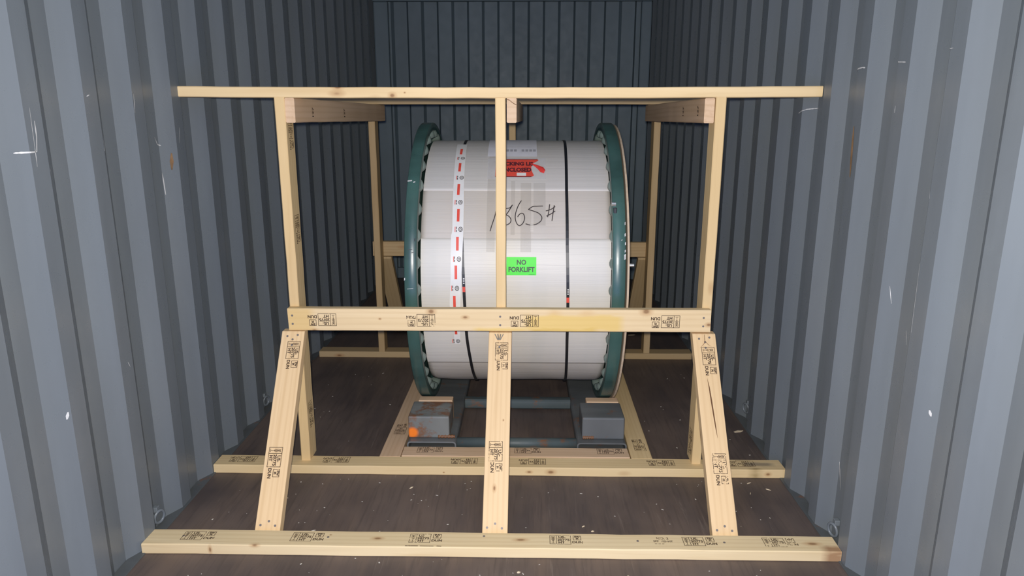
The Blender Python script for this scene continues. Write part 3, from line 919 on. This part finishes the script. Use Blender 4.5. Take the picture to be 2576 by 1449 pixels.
# marker figures
def stroke(pts, w=.0036):
    P = []
    n = len(pts)
    for i in range(n-1):
        p0 = pts[max(i-1, 0)]; p1 = pts[i]; p2 = pts[i+1]; p3 = pts[min(i+2, n-1)]
        for k in range(6):
            t = k/6
            P.append(tuple(.5*((2*p1[c])+(-p0[c]+p2[c])*t+(2*p0[c]-5*p1[c]+4*p2[c]-p3[c])*t*t+(-p0[c]+3*p1[c]-3*p2[c]+p3[c])*t**3) for c in (0, 1)))
    P.append(pts[-1])
    vs, fs = [], []
    for i, (x, th) in enumerate(P):
        a = P[max(i-1, 0)]; b_ = P[min(i+1, len(P)-1)]
        d = Vector((b_[0]-a[0], math.radians(b_[1]-a[1])*R)); d.normalize(); nn = Vector((-d.y, d.x))*w/2
        for sg in (-1, 1): vs.append(cylp(x+nn.x*sg, th+math.degrees(nn.y*sg/R), .0052))
    for i in range(len(P)-1): fs.append((2*i, 2*i+1, 2*i+3, 2*i+2))
    return vs, fs
SV, SF = [], []
for st in ([(.004, 35.6), (-.005, 33.0), (-.011, 29.9), (-.023, 26.0), (-.030, 23.5)],
           [(.062, 35.0), (.050, 33.6), (.030, 33.2), (.018, 32.0), (.030, 30.8), (.047, 29.9), (.056, 28.5), (.052, 27.0), (.034, 26.1), (.020, 27.0), (.024, 29.0), (.042, 31.4), (.062, 35.0)],
           [(.099, 37.0), (.086, 34.6), (.076, 31.5), (.074, 29.1), (.080, 26.9), (.092, 25.9), (.106, 27.0), (.113, 29.1), (.108, 30.9), (.098, 31.2), (.088, 30.4), (.084, 29.6)],
           [(.189, 34.5), (.165, 34.4), (.146, 34.2), (.128, 32.9)], [(.128, 32.9), (.150, 32.2), (.172, 31.2), (.184, 29.6), (.180, 27.9), (.160, 26.5), (.136, 26.2), (.117, 26.7)],
           [(.217, 35.3), (.213, 32.0), (.208, 29.6)], [(.236, 34.9), (.231, 31.5), (.226, 28.0)], [(.201, 32.3), (.222, 33.0), (.240, 34.3)], [(.203, 30.0), (.222, 31.0), (.240, 32.3)]):
    v, f = stroke(st); o = len(SV); SV += v; SF += [tuple(i+o for i in q) for q in f]
link('marker_writing', mesh('marker_writing', SV, SF), M_inkb, reel, Matrix.Identity(4))
v, f = [], []
for k in range(4):
    q = seg2d((0, -k*.0085), (.0125, -k*.0085), .0022); o = len(v); v += q[0]; f += [tuple(i+o for i in g) for g in q[1]]
cyl_mesh('white_print', v, f, .137, 26.2, .0052, M_tape, reel)

# flanges: outer rim channel + fluted disc
def lathe(prof, n=160, closed=True):
    vs, fs = [], []; m = len(prof)
    for i in range(n):
        t = i/n*math.tau
        for (x, r) in prof: vs.append((x, -r*math.cos(t), r*math.sin(t)))
    for i in range(n):
        j = (i+1) % n
        for k in range(m if closed else m-1):
            k2 = (k+1) % m
            fs.append((i*m+k, i*m+k2, j*m+k2, j*m+k))
    return vs, fs
def flange(x_out, x_in, inward, label):
    s = inward
    e = thing_part = bpy.data.objects.new('flange', None); COL.objects.link(e)
    e.parent = reel; c = Vector(((x_out+x_in)/2, YC, ZC)); e.matrix_basis = WM[reel.name].inverted() @ Matrix.Translation(c)
    WM[e.name] = Matrix.Translation(c)
    e['label'] = label
    h = abs(x_in-x_out)/2
    t = .005; ri = RF-.036
    prof = [(-h, ri), (-h, RF-.003), (-h+.003, RF), (h-.003, RF), (h, RF-.003), (h, ri), (h-t, ri), (h-t, RF-t), (-h+t, RF-t), (-h+t, ri)]
    v, f = lathe(prof)
    me = mesh('rim', v, f, True)
    for p in me.polygons: p.use_smooth = True
    ob = link('rim', me, M_green, e, Matrix.Translation(c))
    # fluted disc, corrugations radiating from the hub
    vs, fs = [], []; n = 360; nf = 34
    radii = [.10, .20, .34, .48, .575, .592, .605, .62, .634, RF-.030]
    for i in range(n):
        a = i/n*math.tau; w_ = .5+.5*math.cos(a*nf)
        w_ = w_**.55
        for r in radii:
            if r < .585: amp = .002
            elif r < .60: amp = .010
            elif r < .630: amp = .046*max(.6, 1-abs(r-.612)*9)
            elif r < .636: amp = .036
            else: amp = .0
            x = s*(-h*.35 + amp*w_) if s > 0 else -(-h*.35 + amp*w_)
            vs.append((x, -r*math.cos(a), r*math.sin(a)))
    m = len(radii)
    for i in range(n):
        j = (i+1) % n
        for k in range(m-1): fs.append((i*m+k, i*m+k+1, j*m+k+1, j*m+k))
    # closing plate outside
    o = len(vs)
    for i in range(n):
        a = i/n*math.tau
        vs.append((-s*h*.5, -.10*math.cos(a), .10*math.sin(a)))
    for i in range(n): fs.append((o+i, o+(i+1) % n, ((i+1) % n)*m, i*m))
    fd = mesh('fluted_disc', vs, fs, True); fd.materials.append(M_green); fd.materials.append(M_flute)
    for p in fd.polygons:                       # the raised flutes take the paler green
        a = vs[p.vertices[0]]; rr = math.hypot(a[1], a[2]); an = math.atan2(a[2], -a[1])
        if .59 < rr < .637 and .5+.5*math.cos(an*34) > .12: p.material_index = 1
    link('fluted_disc', fd, None, e, Matrix.Translation(c))
    # hub
    v, f = lathe([(-h*.6, .10), (-h*.6, .07), (h*.6, .07), (h*.6, .10)], 32)
    link('hub', mesh('hub', v, f, True), M_green, e, Matrix.Translation(c))
    return e
fL = flange(-.371, -.321, 1, 'left flange, green enamel with a fluted inner face')
fR = flange(.5185, .467, -1, 'right flange, green enamel with a fluted inner face')
# paint wear on the left rim: small dark scuffs and pale chips
def rim_mark(par, xa, xb, th, dth, mat, name):
    a = math.radians(th); b_ = math.radians(th+dth); r = RF+.0008
    vs = [(xa, YC-r*math.cos(a), ZC+r*math.sin(a)), (xb, YC-r*math.cos(a+.004), ZC+r*math.sin(a+.004)), (xb, YC-r*math.cos(b_+.004), ZC+r*math.sin(b_+.004)), (xa, YC-r*math.cos(b_), ZC+r*math.sin(b_))]
    link(name, mesh(name, vs, [(0, 1, 2, 3)]), mat, par, Matrix.Identity(4))
for xa, xb, th, d in ((-.355, -.337, 15.0, .22), (-.342, -.332, 14.0, .2), (-.330, -.326, 18, 1.0)): rim_mark(fL, xa, xb, th, d, M_black, 'scuff')
for xa, xb, th, d in ((-.370, -.352, 40.5, .5), (-.371, -.367, 4.5, .8), (-.36, -.335, 1.5, .15), (-.346, -.338, 40.0, .5)): rim_mark(fL, xa, xb, th, d, M_scr, 'paint_chip')
for xa, xb, th, d in ((.514, .5175, 24, 1.0), (.513, .5175, 20, 1.0), (.514, .5178, 17, .9), (.500, .504, 18.5, .4), (.511, .5178, 12.0, 1.8), (.513, .5175, 14.5, .8)): rim_mark(fR, xa, xb, th, d, M_scr, 'paint_chip')

# plywood cover disc outside the right flange, with a bolt
v, f = lathe([(-.004, .02), (-.004, .664), (.004, .664), (.004, .02)], 120)
ply = link('plywood_cover', mesh('plywood_cover', v, f), M_ply, reel, Matrix.Translation((.5285, YC-.010, ZC-.004)))
vs, fs = [], []
m6 = []
for x, r, n in ((.5335, .0125, 6), (.5455, .0125, 6), (.5455, .0065, 12), (.562, .0065, 12)): pass
def rod(name, x0, x1, y, z, r, n, mat, parent):
    vs = [(x, y+r*math.cos(k/n*math.tau), z+r*math.sin(k/n*math.tau)) for x in (x0, x1) for k in range(n)]
    fs = [(k, (k+1) % n, n+(k+1) % n, n+k) for k in range(n)] + [tuple(range(n-1, -1, -1)), tuple(range(n, 2*n))]
    return link(name, mesh(name, vs, fs), mat, parent, Matrix.Identity(4))
bo = rod('bolt', .5330, .560, .758, .841, .008, 16, M_zinc, reel)
rod('nut', .5330, .542, .758, .841, .014, 6, M_zinc, bo)
# black clip hooked over the right edge of the wrap
bm_box('cable_clip', .470, .4845, .762, .778, .985, 1.075, .003, M_black, reel)
bo2 = rod('clip_bolt', .464, .480, .776, 1.088, .009, 8, M_zinc, reel)

# ------------------------------------------------------------------ lashing rings, chips and dust
def ring(P, side, tilt, label):
    vs, fs = [], []; a_, b_ = 26, 10
    for i in range(a_):
        t = i/a_*math.tau; cy, cz = math.cos(t), math.sin(t)
        for j in range(b_):
            p = j/b_*math.tau; rr = .020+.0048*math.cos(p)
            vs.append((math.sin(p)*.0048, cy*rr, cz*rr*1.15))
    for i in range(a_):
        for j in range(b_):
            i2, j2 = (i+1) % a_, (j+1) % b_
            fs.append((i*b_+j, i2*b_+j, i2*b_+j2, i*b_+j2))
    th = thing('lashing_ring', P, label, 'lashing ring', 'lashing rings along the foot of the walls')
    mw = Matrix.Translation(P) @ Matrix.Rotation(tilt, 4, 'Y') @ Matrix.Rotation(.35*side, 4, 'Z')
    link('ring', mesh('ring', vs, fs, True), M_wall, th, mw)
    x0, x1 = sorted((P[0], side*1.1985))
    bm_box('weld_lug', x0+(.001 if side > 0 else 0), x1, P[1]-.010, P[1]+.010, P[2]+.020, P[2]+.040, .002, M_wall, th)
ring((-1.180, .150, .047), -1, .1, 'steel lashing ring at the foot of the left wall just behind the nearest floor plank')
ring((1.180, .115, .047), 1, -.1, 'steel lashing ring at the foot of the right wall just behind the nearest floor plank')
ring((-1.178, 1.20, .047), -1, .1, 'small shaded lashing ring low on the left wall, behind the second floor plank')
ring((1.178, 1.09, .075), 1, -.1, 'small shaded lashing ring low on the right wall, beside the steel cradle')

chips = [(-.33, .448, .020, .006, .9), (.36, .16, .012, .006, .2), (1.02, .51, .022, .004, .5), (1.08, .46, .02, .003, -.6), (1.0, .43, .016, .003, 1.2),
         (-.80, .36, .014, .005, .3), (.88, .63, .014, .004, .3), (-.95, .62, .01, .004, .8), (.84, 2.48, .05, .012, .1), (.10, -.075, .012, .009, .2), (.45, -.09, .010, .008, .9), (.33, .19, .014, .004, .6), (1.12, .99, .05, .018, .3)]
CHIP_LABELS = ['tan wood chip on the floor left of the middle brace, before the second plank', 'pale wood crumb right of the middle brace, close behind the nearest plank',
    'longest thin splinter by the right wall, in front of the second plank', 'thin splinter by the right wall, nearer the viewer than the longest one', 'short splinter right of the right brace, in front of the second plank',
    'small splinter on the floor just left of the left brace', 'small splinter behind the second floor plank, beside the right post foot', 'tiny chip behind the left end of the second floor plank',
    'curled pinkish wood shaving on the dark floor at far right, beyond the rear frame', 'pale crumb in front of the nearest floor plank, at the bottom centre of the photo', 'pale crumb in front of the nearest floor plank, right of the centre one',
    'sliver of wood behind the nearest plank, between the middle and right braces', 'pale ragged scrap on the floor by the right wall, beside the steel cradle']
for i, (x, y, l, w_, a) in enumerate(chips):
    vs = [(-l/2, -w_*.3, 0), (l*.1, -w_/2, 0), (l/2, 0, .0), (0, w_/2, 0), (-l/2, w_*.2, .0), (-l/2, -w_*.2, .002), (l*.1, -w_*.4, .003), (l/2*.9, 0, .002), (0, w_*.4, .003), (-l/2, w_*.1, .002)]
    fs = [(4, 3, 2, 1, 0), (5, 6, 7, 8, 9)] + [(k, (k+1) % 5, 5+(k+1) % 5, 5+k) for k in range(5)]
    o = link('wood_chip', mesh('wood_chip', vs, fs), M_chip, None, Matrix.Translation((x, y, .0004)) @ Matrix.Rotation(a, 4, 'Z'))
    tag(o, CHIP_LABELS[i], 'scrap' if i == 12 else 'wood chip', 'loose wood chips on the floor')
vs, fs = [], []
rg = random.Random(3)
for i in range(230):
    y = rg.uniform(-.35, 1.9) if i % 3 else rg.uniform(-.3, .62); x = rg.uniform(-1.1, 1.13)
    s_ = rg.choice((.0010, .0013, .0017, .0024)); l = s_*rg.choice((1, 1, 1.6, 3)); a = rg.uniform(0, 3.1)
    if -.01 < y < .10 or .54 < y < .70 or (y > .68 and -.5 < x < .69): continue
    o = len(vs); c, s2_ = math.cos(a), math.sin(a)
    for dx, dy, dz in ((-l, -s_, 0), (l, -s_, 0), (l, s_, 0), (-l, s_, 0), (0, 0, s_*.8)):
        vs.append((x+dx*c-dy*s2_, y+dx*s2_+dy*c, .0004+dz))
    fs += [(o, o+1, o+4), (o+1, o+2, o+4), (o+2, o+3, o+4), (o+3, o, o+4)]
dust = link('sawdust', mesh('sawdust', vs, fs), M_speck, None, Matrix.Identity(4))
tag(dust, 'fine pale specks of sawdust strewn over the dark container floor', 'sawdust', kind='stuff')
